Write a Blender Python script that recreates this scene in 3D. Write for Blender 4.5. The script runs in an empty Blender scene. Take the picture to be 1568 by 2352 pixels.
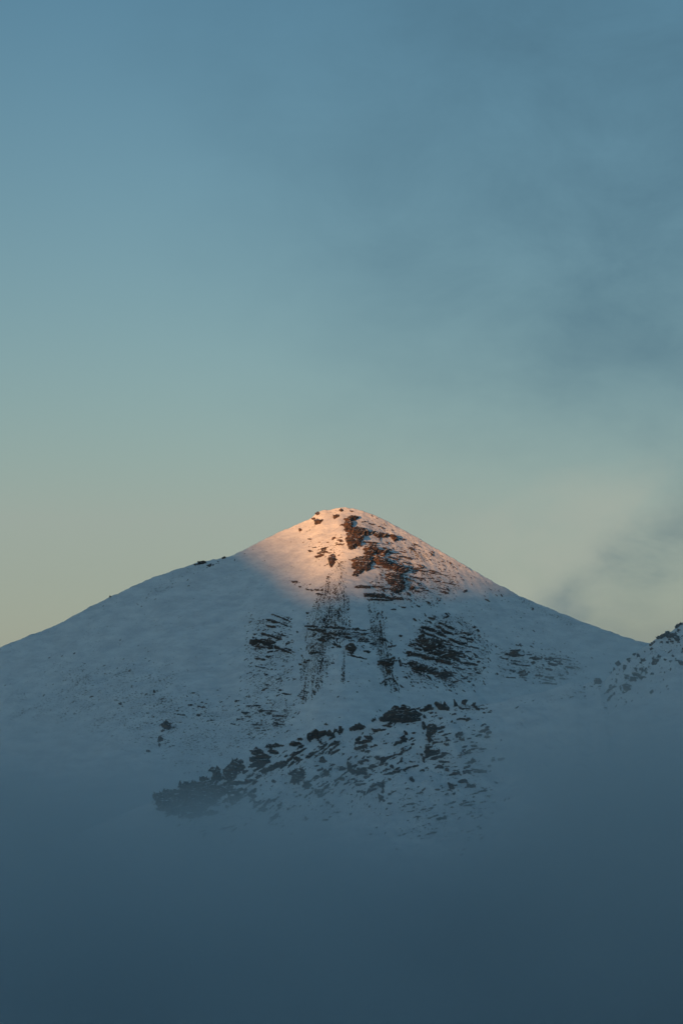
import bpy, math
import numpy as np
from mathutils import Vector

# ------------------------------------------------------------------ camera, sky, sun, exposure
sc = bpy.context.scene
R = math.radians
F = 1176.0 / math.tan(R(12.0))          # focal length in sketch units (sketch frame 1568 x 2352)
PITCH = R(4.5)
CAM_Z = 0.0

cam_data = bpy.data.cameras.new('camera')
cam = bpy.data.objects.new('camera', cam_data)
sc.collection.objects.link(cam)
cam.location = (0, 0, CAM_Z)
cam.rotation_euler = (math.pi / 2 + PITCH, 0, 0)
cam_data.sensor_fit = 'VERTICAL'
cam_data.sensor_height = 36.0
cam_data.lens = 18.0 / math.tan(R(12.0))
cam_data.clip_start = 0.5
cam_data.clip_end = 120000
sc.camera = cam

SUN_EL, SUN_AZ = R(4.0), R(-32.0)        # azimuth: degrees to the left of straight behind the camera
to_sun = Vector((math.sin(SUN_AZ) * math.cos(SUN_EL), -math.cos(SUN_AZ) * math.cos(SUN_EL), math.sin(SUN_EL)))

world = bpy.data.worlds.new('World')
sc.world = world
world.use_nodes = True
wt = world.node_tree
wt.nodes.clear()


class G:
    """small helper for node graphs"""
    def __init__(self, tree):
        self.t = tree

    def n(self, kind, **kw):
        nd = self.t.nodes.new(kind)
        for k, v in kw.items():
            setattr(nd, k, v)
        return nd

    def link(self, a, b):
        self.t.links.new(a, b)

    def put(self, sock, v):
        if hasattr(v, 'is_linked'):
            self.link(v, sock)
        elif v is not None:
            sock.default_value = v

    def m(self, op, a, b=None, c=None, clamp=False):
        nd = self.n('ShaderNodeMath', operation=op, use_clamp=clamp)
        for i, v in enumerate((a, b, c)):
            if v is not None:
                self.put(nd.inputs[i], v)
        return nd.outputs[0]

    def vm(self, op, a, b=None):
        nd = self.n('ShaderNodeVectorMath', operation=op)
        self.put(nd.inputs[0], a)
        if b is not None:
            self.put(nd.inputs[1], b)
        return nd.outputs[1] if op in ('DOT_PRODUCT', 'LENGTH') else nd.outputs[0]

    def ramp(self, v, a, b, lo=0.0, hi=1.0, smooth=True):
        nd = self.n('ShaderNodeMapRange', interpolation_type='SMOOTHSTEP' if smooth else 'LINEAR', clamp=True)
        for i, x in enumerate((v, a, b, lo, hi)):
            self.put(nd.inputs[i], x)
        return nd.outputs[0]

    def noise(self, vec, scale, detail=3.0, rough=0.5, dist=0.0):
        nd = self.n('ShaderNodeTexNoise')
        self.put(nd.inputs['Vector'], vec)
        nd.inputs['Scale'].default_value = scale
        nd.inputs['Detail'].default_value = detail
        nd.inputs['Roughness'].default_value = rough
        nd.inputs['Distortion'].default_value = dist
        return nd.outputs[0]

    def mixc(self, fac, a, b, mode='MIX'):
        nd = self.n('ShaderNodeMix', data_type='RGBA', blend_type=mode)
        self.put(nd.inputs[0], fac)
        self.put(nd.inputs[6], a)
        self.put(nd.inputs[7], b)
        return nd.outputs[2]


g = G(wt)
sky = g.n('ShaderNodeTexSky', sky_type='NISHITA')
sky.sun_disc = False
sky.sun_elevation = SUN_EL
# Nishita: rotation 0 puts the sun towards +Y, positive turns clockwise seen from above
sky.sun_rotation = math.atan2(to_sun.x, to_sun.y)
sky.altitude = 1200
sky.air_density = 1.0
sky.dust_density = 1.2
sky.ozone_density = 2.5
SKY_STRENGTH = 0.15
K = 1.0 / SKY_STRENGTH
LOW_SHIFT = (7.7, 4.1, 3.3)
col = g.mixc(1.0, sky.outputs[0], (1.02, 1.13, 0.98, 1), 'MULTIPLY')
# thin evening veil: optically longer towards the horizon
dirv = g.n('ShaderNodeTexCoord').outputs['Generated']
dsep = g.n('ShaderNodeSeparateXYZ'); g.link(dirv, dsep.inputs[0])
el = g.m('ARCSINE', dsep.outputs[2])
az = g.m('ARCTAN2', dsep.outputs[0], dsep.outputs[1])
up = g.m('MAXIMUM', dsep.outputs[2], 0.0)
veil = g.m('SUBTRACT', g.m('DIVIDE', 0.094, g.m('ADD', up, 0.02)), 0.265)
veil = g.m('MINIMUM', g.m('MAXIMUM', veil, 0.0), 0.72)
col = g.mixc(veil, col, (0.372 * K, 0.388 * K, 0.352 * K, 1))
# slate cloud sheet overhead, its soft edge coming down towards the right
cc = g.n('ShaderNodeCombineXYZ'); g.link(az, cc.inputs[0]); g.link(el, cc.inputs[1])
sheet_n = g.noise(g.vm('MULTIPLY', cc.outputs[0], (5.5, 7.5, 1.0)), 1.0, 5.0, 0.55, 0.15)
s = g.m('ADD', az, g.m('MULTIPLY', g.m('SUBTRACT', el, 0.288), 0.417))
s = g.m('ADD', s, g.m('MULTIPLY', g.m('SUBTRACT', sheet_n, 0.5), 0.22))
el_n = g.m('ADD', el, g.m('MULTIPLY', g.m('SUBTRACT', sheet_n, 0.5), 0.12))
sheet = g.m('MULTIPLY', g.ramp(s, -0.16, 0.10), g.ramp(el_n, 0.050, 0.17))
folds = g.noise(g.vm('MULTIPLY', cc.outputs[0], (13.0, 21.0, 1.0)), 1.0, 6.0, 0.6, 0.35)
sheet = g.m('MULTIPLY', sheet, g.ramp(folds, 0.30, 0.70, 0.40, 0.74, False))
col = g.mixc(sheet, col, (0.068 * K, 0.150 * K, 0.212 * K, 1))
# a long low bank of cloud climbing away to the right, with thinner shreds around it
low_v = g.vm('ADD', g.vm('MULTIPLY', cc.outputs[0], (15.0, 19.0, 1.0)), LOW_SHIFT)
low_n = g.noise(low_v, 1.0, 5.0, 0.52, 0.0)
cross = g.m('ADD', g.m('MULTIPLY', g.m('SUBTRACT', az, 0.118), -0.50), g.m('MULTIPLY', g.m('SUBTRACT', el, 0.060), 0.866))
dist = g.m('SUBTRACT', g.m('ABSOLUTE', cross), g.m('MULTIPLY', g.m('SUBTRACT', low_n, 0.5), 0.10))
low = g.m('MULTIPLY', g.ramp(dist, 0.036, -0.020), g.ramp(g.m('ADD', az, g.m('MULTIPLY', g.m('SUBTRACT', low_n, 0.5), 0.12)), 0.062, 0.125))
shred = g.m('MULTIPLY', g.ramp(low_n, 0.46, 0.72), g.m('MULTIPLY', g.ramp(az, 0.0, 0.10, 0, 0.45), g.ramp(el, 0.16, 0.06)))
low = g.m('MAXIMUM', low, shred)
# sunlit upper edges of that bank and paler puffs beside it
puff = g.noise(g.vm('ADD', low_v, (0.35, -0.55, 0.0)), 1.0, 5.0, 0.55, 0.3)
pale = g.m('MULTIPLY', g.ramp(puff, 0.48, 0.68), g.m('MULTIPLY', g.ramp(az, 0.03, 0.10, 0, 0.6), g.ramp(el, 0.115, 0.06)))
col = g.mixc(pale, col, (0.41 * K, 0.435 * K, 0.37 * K, 1))
col = g.mixc(g.m('MULTIPLY', g.m('MULTIPLY', low, g.ramp(folds, 0.36, 0.64, 0.25, 1.0)), 0.72), col, (0.095 * K, 0.165 * K, 0.20 * K, 1))
bg = g.n('ShaderNodeBackground')
bg.inputs['Strength'].default_value = SKY_STRENGTH
g.link(col, bg.inputs['Color'])
g.link(bg.outputs[0], g.n('ShaderNodeOutputWorld').inputs['Surface'])

sun_data = bpy.data.lights.new('sun', 'SUN')
sun_data.energy = 5.0
sun_data.angle = R(0.53)
sun_data.color = (1.0, 0.46, 0.155)
sun = bpy.data.objects.new('sun', sun_data)
sc.collection.objects.link(sun)
sun.rotation_euler = to_sun.to_track_quat('Z', 'Y').to_euler()
sun.location = to_sun * 3000

sc.view_settings.view_transform = 'Standard'
sc.view_settings.look = 'None'
sc.view_settings.exposure = 0.0
sc.view_settings.gamma = 1.0
sc.view_settings.use_curve_mapping = False
sc.render.engine = 'CYCLES'
sc.cycles.use_denoising = True
sc.cycles.use_adaptive_sampling = True
sc.cycles.adaptive_threshold = 0.02
sc.cycles.volume_bounces = 2
sc.cycles.max_bounces = 6
sc.cycles.diffuse_bounces = 2
sc.cycles.volume_step_rate = 1.0
sc.cycles.volume_max_steps = 256
# ------------------------------------------------------------------ noise and sketch-to-world helpers
rng = np.random.default_rng(7)
_P = rng.permutation(512)
_P = np.concatenate([_P, _P, _P])
_ANG = rng.uniform(0, 2 * np.pi, 512)
_GX, _GY = np.cos(_ANG), np.sin(_ANG)


def perlin(x, y):
    x = np.asarray(x, float); y = np.asarray(y, float)
    xi = np.floor(x).astype(int); yi = np.floor(y).astype(int)
    xf, yf = x - xi, y - yi
    u = xf * xf * xf * (xf * (xf * 6 - 15) + 10)
    v = yf * yf * yf * (yf * (yf * 6 - 15) + 10)

    def gr(ix, iy, dx, dy):
        h = _P[_P[ix & 511] + (iy & 511)] & 511
        return _GX[h] * dx + _GY[h] * dy
    a = gr(xi, yi, xf, yf); b = gr(xi + 1, yi, xf - 1, yf)
    c = gr(xi, yi + 1, xf, yf - 1); d = gr(xi + 1, yi + 1, xf - 1, yf - 1)
    return ((a + u * (b - a)) * (1 - v) + (c + u * (d - c)) * v) * 1.5


def fbm(x, y, octaves=4, gain=0.5):
    t = 0.0; amp = 1.0
    for k in range(octaves):
        t = t + amp * perlin(x * 2.03 ** k + 17.3 * k, y * 2.03 ** k - 9.1 * k)
        amp *= gain
    return t


def smooth(a, b, x):
    t = np.clip((x - a) / (b - a), 0, 1)
    return t * t * (3 - 2 * t)


def ray(u, v):
    """direction of sketch point (u, v), scaled so that its y component is 1"""
    a = (np.asarray(u, float) - 784.0) / F
    b = (1176.0 - np.asarray(v, float)) / F
    dy = math.cos(PITCH) - b * math.sin(PITCH)
    dz = math.sin(PITCH) + b * math.cos(PITCH)
    return a / dy, dz / dy


def project(x, y, z):
    c = y * math.cos(PITCH) + (z - CAM_Z) * math.sin(PITCH)
    b = -y * math.sin(PITCH) + (z - CAM_Z) * math.cos(PITCH)
    return 784.0 + F * x / c, 1176.0 - F * b / c


class Terrain:
    """height field over a non-uniform grid, with a quick look-up"""
    def __init__(self, fn, xs, ys):
        self.xs, self.ys = xs, ys
        X, Y = np.meshgrid(xs, ys)
        self.X, self.Y = X, Y
        self.Z = fn(X, Y)

    def h(self, x, y):
        i = np.clip(np.searchsorted(self.xs, x) - 1, 0, len(self.xs) - 2)
        j = np.clip(np.searchsorted(self.ys, y) - 1, 0, len(self.ys) - 2)
        fx = np.clip((x - self.xs[i]) / (self.xs[i + 1] - self.xs[i]), 0, 1)
        fy = np.clip((y - self.ys[j]) / (self.ys[j + 1] - self.ys[j]), 0, 1)
        Z = self.Z
        return (Z[j, i] * (1 - fx) + Z[j, i + 1] * fx) * (1 - fy) + (Z[j + 1, i] * (1 - fx) + Z[j + 1, i + 1] * fx) * fy

    def at(self, u, v, y0, y1):
        """where the sight line through (u, v) meets the slope"""
        a, b = ray(u, v)
        lo = np.full(a.shape, float(y0)); hi = np.full(a.shape, float(y1)); hit = np.zeros(a.shape, bool)
        gap_best = np.full(a.shape, 1e9); y_best = np.full(a.shape, float(y0))
        act = np.arange(a.size)
        for yy in np.linspace(y0, y1, 64):
            aa, bb = a[act], b[act]
            gap = bb * yy + CAM_Z - self.h(aa * yy, np.full(aa.shape, yy))
            near = gap < gap_best[act]
            gap_best[act[near]] = gap[near]; y_best[act[near]] = yy
            under = gap <= 0
            hi[act[under]] = yy; hit[act[under]] = True
            act = act[~under]
            lo[act] = yy
            if not len(act):
                break
        for _ in range(12):
            mid = (lo + hi) / 2
            under = (b * mid + CAM_Z) <= self.h(a * mid, mid)
            hi = np.where(under, mid, hi); lo = np.where(under, lo, mid)
        miss = np.flatnonzero(~hit)
        if len(miss):
            aa, bb, yc = a[miss], b[miss], y_best[miss]
            for d in np.linspace(-18, 18, 13):
                gap = bb * (yc + d) + CAM_Z - self.h(aa * (yc + d), yc + d)
                m = gap < gap_best[miss]
                gap_best[miss[m]] = gap[m]; y_best[miss[m]] = (yc + d)[m]
        # sight lines passing just over a crest stand on the crest
        y = np.where(hit, hi, y_best)
        x = a * y
        z = np.where(hit, self.h(x, y), b * y + CAM_Z)
        self.over = np.where(hit, 0.0, gap_best)
        return x, y, z, hit

    def slope(self, x, y, e=6.0):
        gx = (self.h(x + e, y) - self.h(x - e, y)) / (2 * e)
        gy = (self.h(x, y + e) - self.h(x, y - e)) / (2 * e)
        return gx, gy

    def mesh(self, name, material, attrs=None):
        ny, nx = self.Z.shape
        co = np.stack([self.X, self.Y, self.Z], -1).reshape(-1, 3)
        idx = np.arange(nx * ny).reshape(ny, nx)
        q = np.stack([idx[:-1, :-1], idx[:-1, 1:], idx[1:, 1:], idx[1:, :-1]], -1).reshape(-1, 4)
        return make_mesh(name, co, q, material, True, attrs)


def make_mesh(name, co, faces, material, shade_smooth=False, attrs=None):
    me = bpy.data.meshes.new(name)
    co = np.ascontiguousarray(co, np.float32); faces = np.ascontiguousarray(faces, np.int32)
    k = faces.shape[1]
    me.vertices.add(len(co)); me.vertices.foreach_set('co', co.ravel())
    me.loops.add(faces.size); me.loops.foreach_set('vertex_index', faces.ravel())
    me.polygons.add(len(faces))
    me.polygons.foreach_set('loop_start', np.arange(0, faces.size, k, dtype=np.int32))
    me.polygons.foreach_set('loop_total', np.full(len(faces), k, np.int32))
    if attrs:
        for an, av in attrs.items():
            at = me.attributes.new(an, 'FLOAT', 'POINT')
            at.data.foreach_set('value', np.ascontiguousarray(av, np.float32).ravel())
    me.materials.append(material)
    me.polygons.foreach_set('use_smooth', np.full(len(faces), shade_smooth))
    me.update(calc_edges=True)
    me.validate()
    return me


def add(name, me, parent=None, **props):
    o = bpy.data.objects.new(name, me)
    sc.collection.objects.link(o)
    if parent is not None:
        o.parent = parent
    for k, v in props.items():
        o[k] = v
    return o


# ------------------------------------------------------------------ materials
def material(name):
    m = bpy.data.materials.new(name)
    m.use_nodes = True
    m.node_tree.nodes.clear()
    return m, G(m.node_tree)


def rock_color(g, pos):
    """grey-brown layered rock: the tone follows the beds and a coarse noise"""
    a = g.noise(pos, 0.045, 4, 0.6)
    lay = g.vm('MULTIPLY', pos, (0.03, 0.03, 0.5))
    b = g.noise(lay, 1.0, 3, 0.6)
    c = g.mixc(g.ramp(a, 0.35, 0.65), (0.030, 0.028, 0.028, 1), (0.092, 0.066, 0.050, 1))
    return g.mixc(g.ramp(b, 0.42, 0.66, 0, 0.75), c, (0.165, 0.078, 0.036, 1))


def finish(g, color, rough, bump_h, bump_d, strength=1.0):
    b = g.n('ShaderNodeBsdfPrincipled')
    g.put(b.inputs['Base Color'], color)
    g.put(b.inputs['Roughness'], rough)
    b.inputs['Specular IOR Level'].default_value = 0.25
    if bump_h is not None:
        bp = g.n('ShaderNodeBump')
        bp.inputs['Strength'].default_value = strength
        bp.inputs['Distance'].default_value = bump_d
        g.link(bump_h, bp.inputs['Height'])
        g.link(bp.outputs[0], b.inputs['Normal'])
    g.link(b.outputs[0], g.n('ShaderNodeOutputMaterial').inputs['Surface'])


SNOW = (0.87, 0.875, 0.885, 1)

# snow field: white, wind-rippled, with stony specks where the attributes say that stones come through
M_snow, g = material('snow_slope')
pos = g.n('ShaderNodeNewGeometry').outputs['Position']
wob = g.vm('ADD', pos, g.vm('MULTIPLY', g.n('ShaderNodeTexNoise').outputs['Color'], (0, 0, 0)))
sh = g.n('ShaderNodeAttribute', attribute_name='specks_across').outputs['Fac']
sv = g.n('ShaderNodeAttribute', attribute_name='specks_down').outputs['Fac']
nh = g.noise(g.vm('MULTIPLY', pos, (0.22, 0.14, 0.80)), 1.0, 3.5, 0.62)
nv = g.noise(g.vm('MULTIPLY', pos, (0.75, 0.14, 0.32)), 1.0, 4, 0.68)
mh = g.ramp(nh, g.m('SUBTRACT', 0.765, g.m('MULTIPLY', sh, 0.34)), g.m('SUBTRACT', 0.805, g.m('MULTIPLY', sh, 0.34)))
mv = g.ramp(nv, g.m('SUBTRACT', 0.765, g.m('MULTIPLY', sv, 0.34)), g.m('SUBTRACT', 0.805, g.m('MULTIPLY', sv, 0.34)))
stones = g.m('MAXIMUM', mh, mv)
drift = g.noise(g.vm('MULTIPLY', pos, (0.020, 0.020, 0.075)), 1.0, 5, 0.65)
snowc = g.mixc(g.ramp(drift, 0.3, 0.7), (0.74, 0.75, 0.775, 1), (0.93, 0.93, 0.935, 1))
colr = g.mixc(stones, snowc, rock_color(g, pos))
rip = g.noise(g.vm('MULTIPLY', pos, (0.06, 0.06, 0.13)), 1.0, 5, 0.62)
hgt = g.m('ADD', g.m('MULTIPLY', rip, 1.0), g.m('MULTIPLY', stones, 0.25))
finish(g, colr, 0.75, hgt, 3.2, 0.7)

# outcrop rock: snow lies on its flat ledges
M_rock, g = material('layered_rock')
geo = g.n('ShaderNodeNewGeometry')
pos = geo.outputs['Position']
sep = g.n('ShaderNodeSeparateXYZ'); g.link(geo.outputs['True Normal'], sep.inputs[0])
nz = sep.outputs[2]
dust = g.noise(g.vm('MULTIPLY', pos, (0.16, 0.16, 0.42)), 1.0, 4, 0.7)
cover = g.ramp(g.m('ADD', nz, g.m('MULTIPLY', g.m('SUBTRACT', dust, 0.5), 0.95)), 0.86, 0.92)
colr = g.mixc(cover, rock_color(g, pos), SNOW)
fine = g.noise(g.vm('MULTIPLY', pos, (0.25, 0.25, 0.7)), 1.0, 4, 0.6)
finish(g, colr, 0.85, fine, 1.8, 0.8)

M_stone, g = material('bare_stone')
pos = g.n('ShaderNodeNewGeometry').outputs['Position']
finish(g, rock_color(g, pos), 0.88, None, 0)

# far side of the valley: dark heath and scree with patchy snow
M_valley, g = material('valley_ground')
pos = g.n('ShaderNodeNewGeometry').outputs['Position']
pt = g.noise(pos, 0.006, 5, 0.6)
colr = g.mixc(g.ramp(pt, 0.46, 0.62), (0.045, 0.043, 0.038, 1), (0.62, 0.63, 0.65, 1))
finish(g, colr, 0.9, None, 0)

# ------------------------------------------------------------------ the mountain
CREST = [(-1400, 2010), (-600, 1720), (-200, 1565), (0, 1486), (60, 1462), (130, 1435), (200, 1397), (255, 1370), (335, 1332), (390, 1312),
         (450, 1293), (500, 1283), (530, 1277), (560, 1263), (600, 1242), (640, 1222), (690, 1201), (715, 1190),
         (728, 1176), (740, 1171), (765, 1169.5), (774, 1166), (784, 1164.5), (800, 1166), (830, 1172), (870, 1187), (920, 1213),
         (960, 1235), (1000, 1260), (1050, 1288), (1100, 1317), (1150, 1345), (1200, 1371), (1260, 1396),
         (1330, 1425), (1400, 1450), (1450, 1467), (1490, 1477), (1640, 1530), (1900, 1640), (2300, 1830), (2900, 2100)]


def crest_line(pts, depth_fn):
    p = np.array(pts, float)
    a, b = ray(p[:, 0], p[:, 1])
    y = depth_fn(p[:, 0])
    return a * y, y, b * y + CAM_Z


cx_, cy_, cz_ = crest_line(CREST, lambda u: 5000 + 0.10 * np.abs(u - 784) * 0.9)
SUMMIT = (0.0, 5000.0, float(cz_.max()))


def main_height(X, Y):
    yc = np.interp(X, cx_, cy_)
    zc = np.interp(X, cx_, cz_)
    k = 6.0
    zc = (zc + np.interp(X - k, cx_, cz_) + np.interp(X + k, cx_, cz_)) / 3 * 0.5 + zc * 0.5
    t = yc - Y                                           # metres in front of the crest
    tf = np.clip(t, 0, None)
    # steep under the crest, easing into the bowl below
    drop = 0.80 * tf - 0.000165 * tf ** 2
    drop = np.where(tf < 2200, drop, 0.80 * 2200 - 0.000165 * 2200 ** 2)
    # gentler beside the summit buttress on the left: a broad open flank
    flank = smooth(-80, -520, X)
    drop = drop * (1 - 0.10 * flank)
    rnd = 10.0 * (1 - np.exp(-tf / 16.0))                # rounded crest
    back = np.clip(-t, 0, None)
    z = zc - drop + rnd * np.exp(-tf / 60) * 0.0 - 0.62 * back - 3.0 * (1 - np.exp(-back / 25))
    # buttress below the summit and shallow gullies beside it
    w = 60 + 0.22 * tf
    butt = 22 * np.exp(-((X - 12 - 0.05 * tf) / w) ** 2) * smooth(0, 120, tf) * (1 - smooth(500, 900, tf))
    gul = -13 * np.exp(-((X + 45 + 0.10 * tf) / (34 + 0.06 * tf)) ** 2) * smooth(80, 260, tf)
    gul2 = -11 * np.exp(-((X - 78 - 0.05 * tf) / (30 + 0.04 * tf)) ** 2) * smooth(180, 330, tf)
    rib = 12 * np.exp(-((X - 210 - 0.05 * tf) / 70) ** 2) * smooth(220, 380, tf)
    n1 = fbm(X / 260 + 3.1, Y / 200 + 1.7, 4) * 13 * smooth(30, 250, tf)
    n2 = fbm(X / 46 + 9.4, (Y + 0.3 * X) / 70, 4, 0.55) * 2.0 * smooth(0, 60, tf + 10)
    wind = np.abs(fbm((X * 0.9 + Y * 0.45) / 95 + 2.2, (Y - 0.4 * X) / 22 + 5.0, 3, 0.55))
    n2 = n2 + (0.45 - wind) * 2.6 * smooth(20, 90, tf) * (0.35 + 0.65 * smooth(40, -200, X))
    slide = fbm(X / 17 + 0.06 * tf, tf / 240, 3, 0.5) * 1.3 * smooth(120, 300, tf) * smooth(-260, -60, X)
    n2 = n2 + slide
    ter = perlin(X / 120.0, z / 9.0) * 1.3 * smooth(200, 420, tf)      # beds showing through the snow
    crest_rough = fbm(X / 14 + 31.0, Y / 14, 3, 0.6) * 1.1 * np.exp(-tf / 40) * np.exp(-back / 40)
    return z + crest_rough + butt + gul + gul2 + rib + n1 + n2 + ter


def axis(parts):
    out = []
    for a, b, n in parts:
        out.append(np.linspace(a, b, n, endpoint=False))
    return np.concatenate(out + [[parts[-1][1]]])


main = Terrain(main_height,
               axis([(-2400, -780, 90), (-780, 760, 700), (760, 2600, 90)]),
               axis([(2900, 3800, 60), (3800, 4150, 130), (4150, 5030, 520), (5030, 5200, 40), (5200, 6600, 50)]))

RIDGE = [(-1500, 2600), (-500, 2250), (-100, 2030), (200, 1905), (330, 1848), (365, 1828), (400, 1812), (430, 1801), (470, 1790), (490, 1778),
         (510, 1776), (530, 1762), (560, 1741), (600, 1724), (650, 1709), (700, 1692), (760, 1685), (820, 1674),
         (862, 1657), (880, 1643), (910, 1634), (960, 1633), (1000, 1625), (1040, 1618), (1100, 1618), (1150, 1612),
         (1190, 1597), (1250, 1588), (1310, 1566), (1340, 1571), (1360, 1564), (1372, 1560), (1385, 1565), (1400, 1549), (1420, 1528), (1450, 1502),
         (1490, 1478), (1505, 1467), (1512, 1463), (1540, 1450), (1568, 1430), (1680, 1370), (1900, 1290), (2400, 1240)]
rx_, ry_, rz_ = crest_line(RIDGE, lambda u: 3900 - 0.16 * np.clip(u - 1250, 0, 600) - 0.10 * np.clip(500 - u, 0, 900))


def ridge_height(X, Y):
    yc = np.interp(X, rx_, ry_); zc = np.interp(X, rx_, rz_)
    t = yc - Y
    tf = np.clip(t, 0, None); back = np.clip(-t, 0, None)
    z = zc - (0.74 * tf - 0.00010 * tf ** 2) - 0.70 * back
    n1 = fbm(X / 120 + 5.2, Y / 110 + 0.4, 5, 0.52) * 15 * smooth(10, 130, tf)
    n2 = fbm((X + 0.8 * Y) / 40, (Y - 0.5 * X) / 90, 4, 0.55) * 4.0 * smooth(0, 40, tf)
    # bench below the crag in the middle
    bench = 10 * np.exp(-((X - 90) / 120) ** 2) * np.exp(-((tf - 75) / 30) ** 2)
    return z + n1 + n2 + bench


ridge = Terrain(ridge_height,
                axis([(-1500, -520, 60), (-520, 560, 520), (560, 1500, 60)]),
                axis([(2500, 3300, 50), (3300, 3920, 330), (3920, 4000, 20), (4000, 4400, 20)]))
#REGIONS
# ------------------------------------------------------------------ where stones show through the snow (sketch units)
def poly_sd(u, v, poly):
    """signed distance to a polygon, positive inside"""
    p = np.array(poly, float)
    d = np.full(u.shape, 1e9); inside = np.zeros(u.shape, bool)
    for i in range(len(p)):
        x0, y0 = p[i]; x1, y1 = p[(i + 1) % len(p)]
        ex, ey = x1 - x0, y1 - y0
        t = np.clip(((u - x0) * ex + (v - y0) * ey) / (ex * ex + ey * ey + 1e-9), 0, 1)
        d = np.minimum(d, np.hypot(u - x0 - t * ex, v - y0 - t * ey))
        if y0 != y1:
            c = ((y0 > v) != (y1 > v)) & (u < (x1 - x0) * (v - y0) / (y1 - y0) + x0)
            inside ^= c
    return np.where(inside, d, -d)


def line_sd(u, v, x0, y0, x1, y1, w):
    ex, ey = x1 - x0, y1 - y0
    t = np.clip(((u - x0) * ex + (v - y0) * ey) / (ex * ex + ey * ey + 1e-9), 0, 1)
    taper = 1 - 0.45 * np.abs(2 * t - 1) ** 3 if ex * ex + ey * ey > 1 else 1.0
    return w * taper - np.hypot(u - x0 - t * ex, v - y0 - t * ey)


# (polygon, soft edge, strength across, strength down, stones per 1000 square units, mean size in metres, turn of the long axis in degrees)
RUN1 = [(772, 1285), (792, 1285), (797, 1330), (803, 1380), (806, 1440), (802, 1475), (768, 1478), (762, 1520), (748, 1560), (715, 1606), (682, 1618), (690, 1560), (694, 1490), (700, 1440), (712, 1400), (740, 1352), (756, 1318)]
RUN2 = [(836, 1372), (884, 1372), (886, 1420), (890, 1480), (905, 1540), (922, 1592), (872, 1572), (862, 1500), (850, 1440)]
REGIONS = [
    (RUN1, 10, 0.10, 0.74, 46, 1.6, 90),
    (RUN2, 10, 0.10, 0.70, 38, 1.6, 88),
    ([(694, 1455), (806, 1432), (850, 1450), (905, 1470), (905, 1490), (850, 1490), (800, 1480), (700, 1500)], 12, 0.7, 0.2, 14, 2.0, -4),
    ([(788, 1480), (796, 1480), (792, 1570), (784, 1570)], 5, 0, 0.7, 20, 1.5, 90),
    ([(570, 1420), (670, 1405), (675, 1480), (690, 1520), (660, 1570), (650, 1690), (545, 1680), (560, 1560)], 30, 0.62, 0.1, 16, 1.7, -3),
    ([(340, 1590), (560, 1600), (700, 1600), (690, 1700), (560, 1740), (460, 1800), (380, 1750), (320, 1690)], 40, 0.60, 0.12, 10, 1.35, -4),
    ([(120, 1500), (400, 1500), (480, 1600), (420, 1740), (260, 1720), (100, 1650)], 70, 0.60, 0.0, 3.6, 1.3, 4),
    ([(0, 1560), (150, 1540), (260, 1640), (120, 1700), (0, 1680)], 50, 0.54, 0.0, 0.9, 1.3, 10),
    ([(870, 1240), (960, 1250), (1050, 1300), (1075, 1360), (980, 1400), (880, 1385), (835, 1350), (860, 1300)], 22, 0.66, 0.0, 15, 1.8, -7),
    ([(800, 1185), (850, 1190), (960, 1245), (1010, 1285), (900, 1270), (850, 1240), (815, 1220)], 10, 0.52, 0.0, 9, 1.5, -18),
    ([(840, 1180), (960, 1238), (1120, 1330), (1330, 1428), (1320, 1450), (1100, 1350), (960, 1280), (840, 1205)], 16, 0.52, 0.0, 9.0, 1.4, -24),
    ([(975, 1405), (1090, 1415), (1130, 1490), (1115, 1560), (1050, 1595), (925, 1570), (935, 1470)], 22, 0.66, 0.0, 22, 1.9, -18),
    ([(1130, 1475), (1290, 1490), (1370, 1545), (1310, 1575), (1140, 1565)], 20, 0.60, 0.0, 13, 1.8, -8),
    ([(960, 1330), (1150, 1360), (1330, 1470), (1200, 1500), (1060, 1440)], 50, 0.40, 0.05, 1.2, 1.5, -12),
    ([(800, 1480), (940, 1470), (960, 1600), (840, 1650), (700, 1660), (740, 1580)], 40, 0.36, 0.2, 2.2, 1.5, 0),
    ([(690, 1240), (800, 1225), (795, 1300), (750, 1310), (700, 1285)], 14, 0.48, 0.1, 8, 1.5, 4),
    ([(715, 1175), (745, 1175), (735, 1215), (700, 1220)], 10, 0.48, 0.0, 8, 1.5, 20),
    ([(560, 1262), (700, 1205), (700, 1260), (620, 1290), (560, 1290)], 20, 0.36, 0, 1.0, 1.4, 20),
    ([(400, 1310), (530, 1278), (545, 1285), (480, 1310), (420, 1345), (320, 1400), (300, 1385)], 12, 0.5, 0, 3.0, 1.5, 35),
    ([(200, 1400), (380, 1330), (360, 1400), (250, 1450), (180, 1460)], 30, 0.36, 0, 0.4, 1.5, 40),
    ([(664, 1330), (745, 1345), (742, 1358), (664, 1338)], 5, 0.6, 0, 22, 1.8, -10),
    ([(1400, 1460), (1480, 1478), (1420, 1530), (1330, 1500)], 30, 0.38, 0, 0.8, 1.5, -30),
]
RIDGE_REGIONS = [
    ([(400, 1860), (560, 1760), (760, 1690), (900, 1660), (960, 1690), (900, 1800), (760, 1900), (560, 1940), (380, 1900)], 30, 0.46, 0.0, 2.4, 2.0, 32),
    ([(860, 1640), (1040, 1625), (1130, 1660), (1170, 1800), (1100, 1960), (900, 1960), (800, 1850)], 40, 0.44, 0.0, 2.2, 2.0, 12),
    ([(1040, 1612), (1120, 1612), (1130, 1640), (1040, 1640)], 8, 0.6, 0, 10, 2.0, -10),
    ([(1150, 1595), (1370, 1560), (1380, 1600), (1200, 1640)], 20, 0.45, 0, 2.5, 1.8, 8),
    ([(1370, 1572), (1490, 1480), (1568, 1440), (1568, 1540), (1500, 1600), (1380, 1640)], 25, 0.44, 0, 2.5, 1.8, 38),
]


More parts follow.
